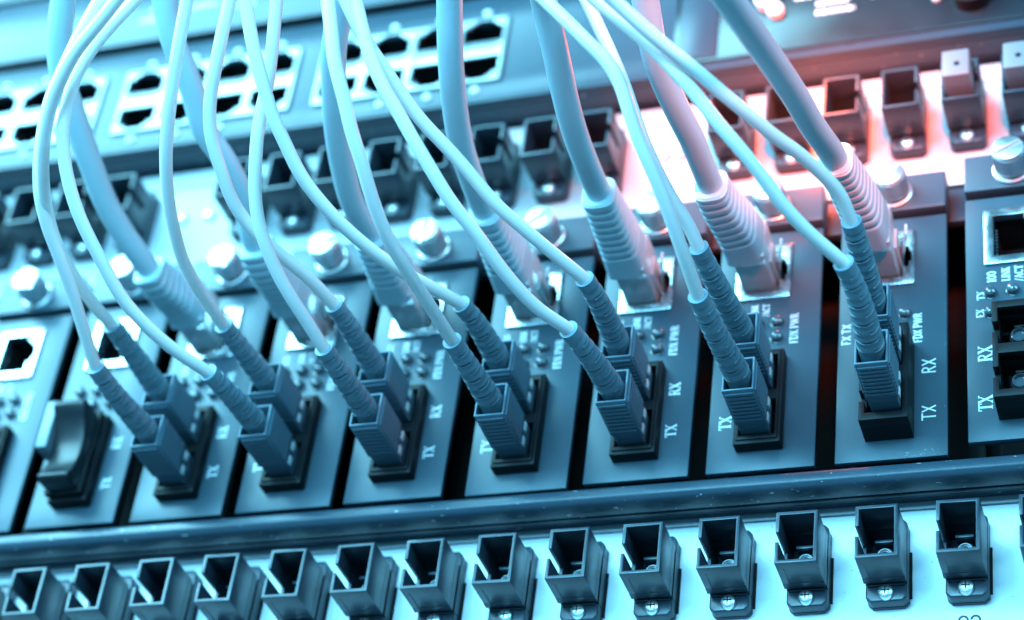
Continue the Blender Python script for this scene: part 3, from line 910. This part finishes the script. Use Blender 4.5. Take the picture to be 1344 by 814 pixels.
for x0, x1 in BLOCKS:
    cw = (x1 - x0) / 4
    hs = []
    for k in range(4):
        c = x0 + cw * (k + 0.5)
        for s in (1, -1):
            ym = (BY0 + BY1) / 2
            a, bb = sorted((ym + s * 2.9, ym + s * 9.3))
            hs.append((c - 6.1, c + 6.1, a, bb))
            a, bb = sorted((ym + s * 9.2, ym + s * 10.7))
            hs.append((c - 4.2, c + 4.2, a, bb))
            a, bb = sorted((ym + s * 10.6, ym + s * 11.8))
            hs.append((c - 2.7, c + 2.7, a, bb))
    blk = MB(sw_base).plate(x0, x1, BY0, BY1, ZS + 0.02, ZS + 1.0, hs, bevel=0.2).build('port_block', 'bezel', sw)
    for k in range(4):
        c = x0 + cw * (k + 0.5)
        for s in (1, -1):
            a, bb = sorted(((BY0 + BY1) / 2 + s * 2.0, (BY0 + BY1) / 2 + s * 12.0))
            MB(sw_base).pocket(c - 6.3, c + 6.3, a, bb, ZS - 12, ZS - 2.1, 0.3).build('port', 'inside', blk)
    for k in range(4):
        c = x0 + cw * (k + 0.5)
        for yy in (BY0 - 2.9, BY1 + 2.6):
            q = MB((c, yy, ZS))
            q.lathe([(1.25, ZS), (1.2, ZS + 0.5), (0.8, ZS + 0.9), (0.3, ZS + 1.05)], c, yy, 16)
            q.build('led', 'clip', sw)
# smoked window with its print, a pair of latches and a dial
MB(sw_base).box(-79.0, 75, 137.0, 175.5, ZS + 0.02, ZS + 0.9, bevel=0.3).build('smoked_window', 'gloss', sw)
MB(sw_base).box(-77.5, -66.5, 138.0, 174.5, ZS + 0.92, ZS + 1.5, bevel=0.3).build('window_reflection', 'switch', sw)  # lighter strip painting a bluish reflection at the window's left end
q = MB((-52.5, 154, ZS))
q.lathe([(3.3, ZS + 0.92), (3.3, ZS + 3.2), (2.4, ZS + 4.0)], -53.2, 156.0, 24)
q.lathe([(2.3, ZS + 0.92), (2.3, ZS + 2.6), (1.6, ZS + 3.2)], -50.6, 151.6, 24)
q.build('latch', 'clip', sw)
q = MB((2.4, 144, ZS))
q.lathe([(5.4, ZS + 0.92), (5.4, ZS + 5.0), (4.6, ZS + 5.6)], 2.4, 146.5, 36)
q.build('dial', 'black', sw)
q = MB((-8, 146, ZS))
q.lathe([(1.3, ZS + 0.92), (1.3, ZS + 1.8), (0.6, ZS + 2.2)], -7.0, 148.0, 16)
q.build('led', 'clip', sw)
for (x0, x1, yy, hh) in ((-45.5, -30.5, 156.0, 1.5), (-39.5, -30.5, 152.6, 1.6), (-39.6, -29.0, 149.2, 1.6), (-24.5, -19.5, 152.6, 1.6), (-16.5, -11.5, 152.2, 1.6), (-14.0, -9.5, 156.6, 1.6)):
    q = MB((x0, yy, ZS + 0.92))
    x = x0
    while x < x1:
        w = random.uniform(0.7, 1.5)
        q.box(x, min(x + w, x1), yy - hh / 2, yy + hh / 2, ZS + 0.92, ZS + 0.97)
        x += w + random.uniform(0.35, 0.6)
    q.build('printed_line', 'print', sw)

# ---- the unit above the switch
tb_base = (-200, 182, -4)
tb = thing('rack_unit', tb_base, 'plain blue unit above the port switch, only its lower front showing', 'rack unit')
MB(tb_base).box(-345, 75, 181.6, 181.95, -31.9, -4.0).build('bottom_sheet', 'inside', tb)  # black sheet added to paint the shade in the gap below this unit
MB(tb_base).box(-345, -92, 182.0, 209.5, -30, -3.2, bevel=0.6).build('front_panel', 'switch', tb)
MB(tb_base).box(-345, -92, 211.5, 226, -30, -3.2, bevel=0.6).build('upper_strip', 'switch', tb)
MB(tb_base).box(-345, 75, 177.4, 226, -60, -32).build('case', 'inside', tb)
for x0, x1, yy in ((-255, -243, 191.5), (-252, -245, 195.5), (-239, -229, 194.5), (-222, -216, 192.0)):
    q = MB((x0, yy, -3.2))
    x = x0
    while x < x1:
        w = random.uniform(0.8, 1.6)
        q.box(x, min(x + w, x1), yy - 0.9, yy + 0.9, -3.19, -3.13)
        x += w + random.uniform(0.35, 0.6)
    q.build('printed_line', 'print', tb)
MB(tb_base).box(-92, 75, 182.0, 226, -30, -3.2, bevel=0.6).build('window_panel', 'gloss', tb)

# ---- dust caps in two of the upper adapters
for x, lab in ((-0.55, 'pale dust plug in an upper adapter, next to an empty adapter'), (14.55, 'pale dust plug in an upper adapter at the edge of the photo')):
    d = thing('dust_plug', (x, UP_Y, 2), lab, 'dust plug', 'dust plugs in the upper adapters')
    MB((x, UP_Y, 2)).box(x - 3.4, x + 3.4, UP_Y - 4.4, UP_Y + 4.4, -3.5, 10.2, bevel=0.45, seg=3).build('plug_body', 'cap', d)
    q = MB((x, UP_Y, 2))
    q.lathe([(0.75, 10.19), (0.75, 10.26), (0.7, 10.28)], x + 0.3, UP_Y - 0.5, 16)
    q.build('centre_mark', 'black', d)
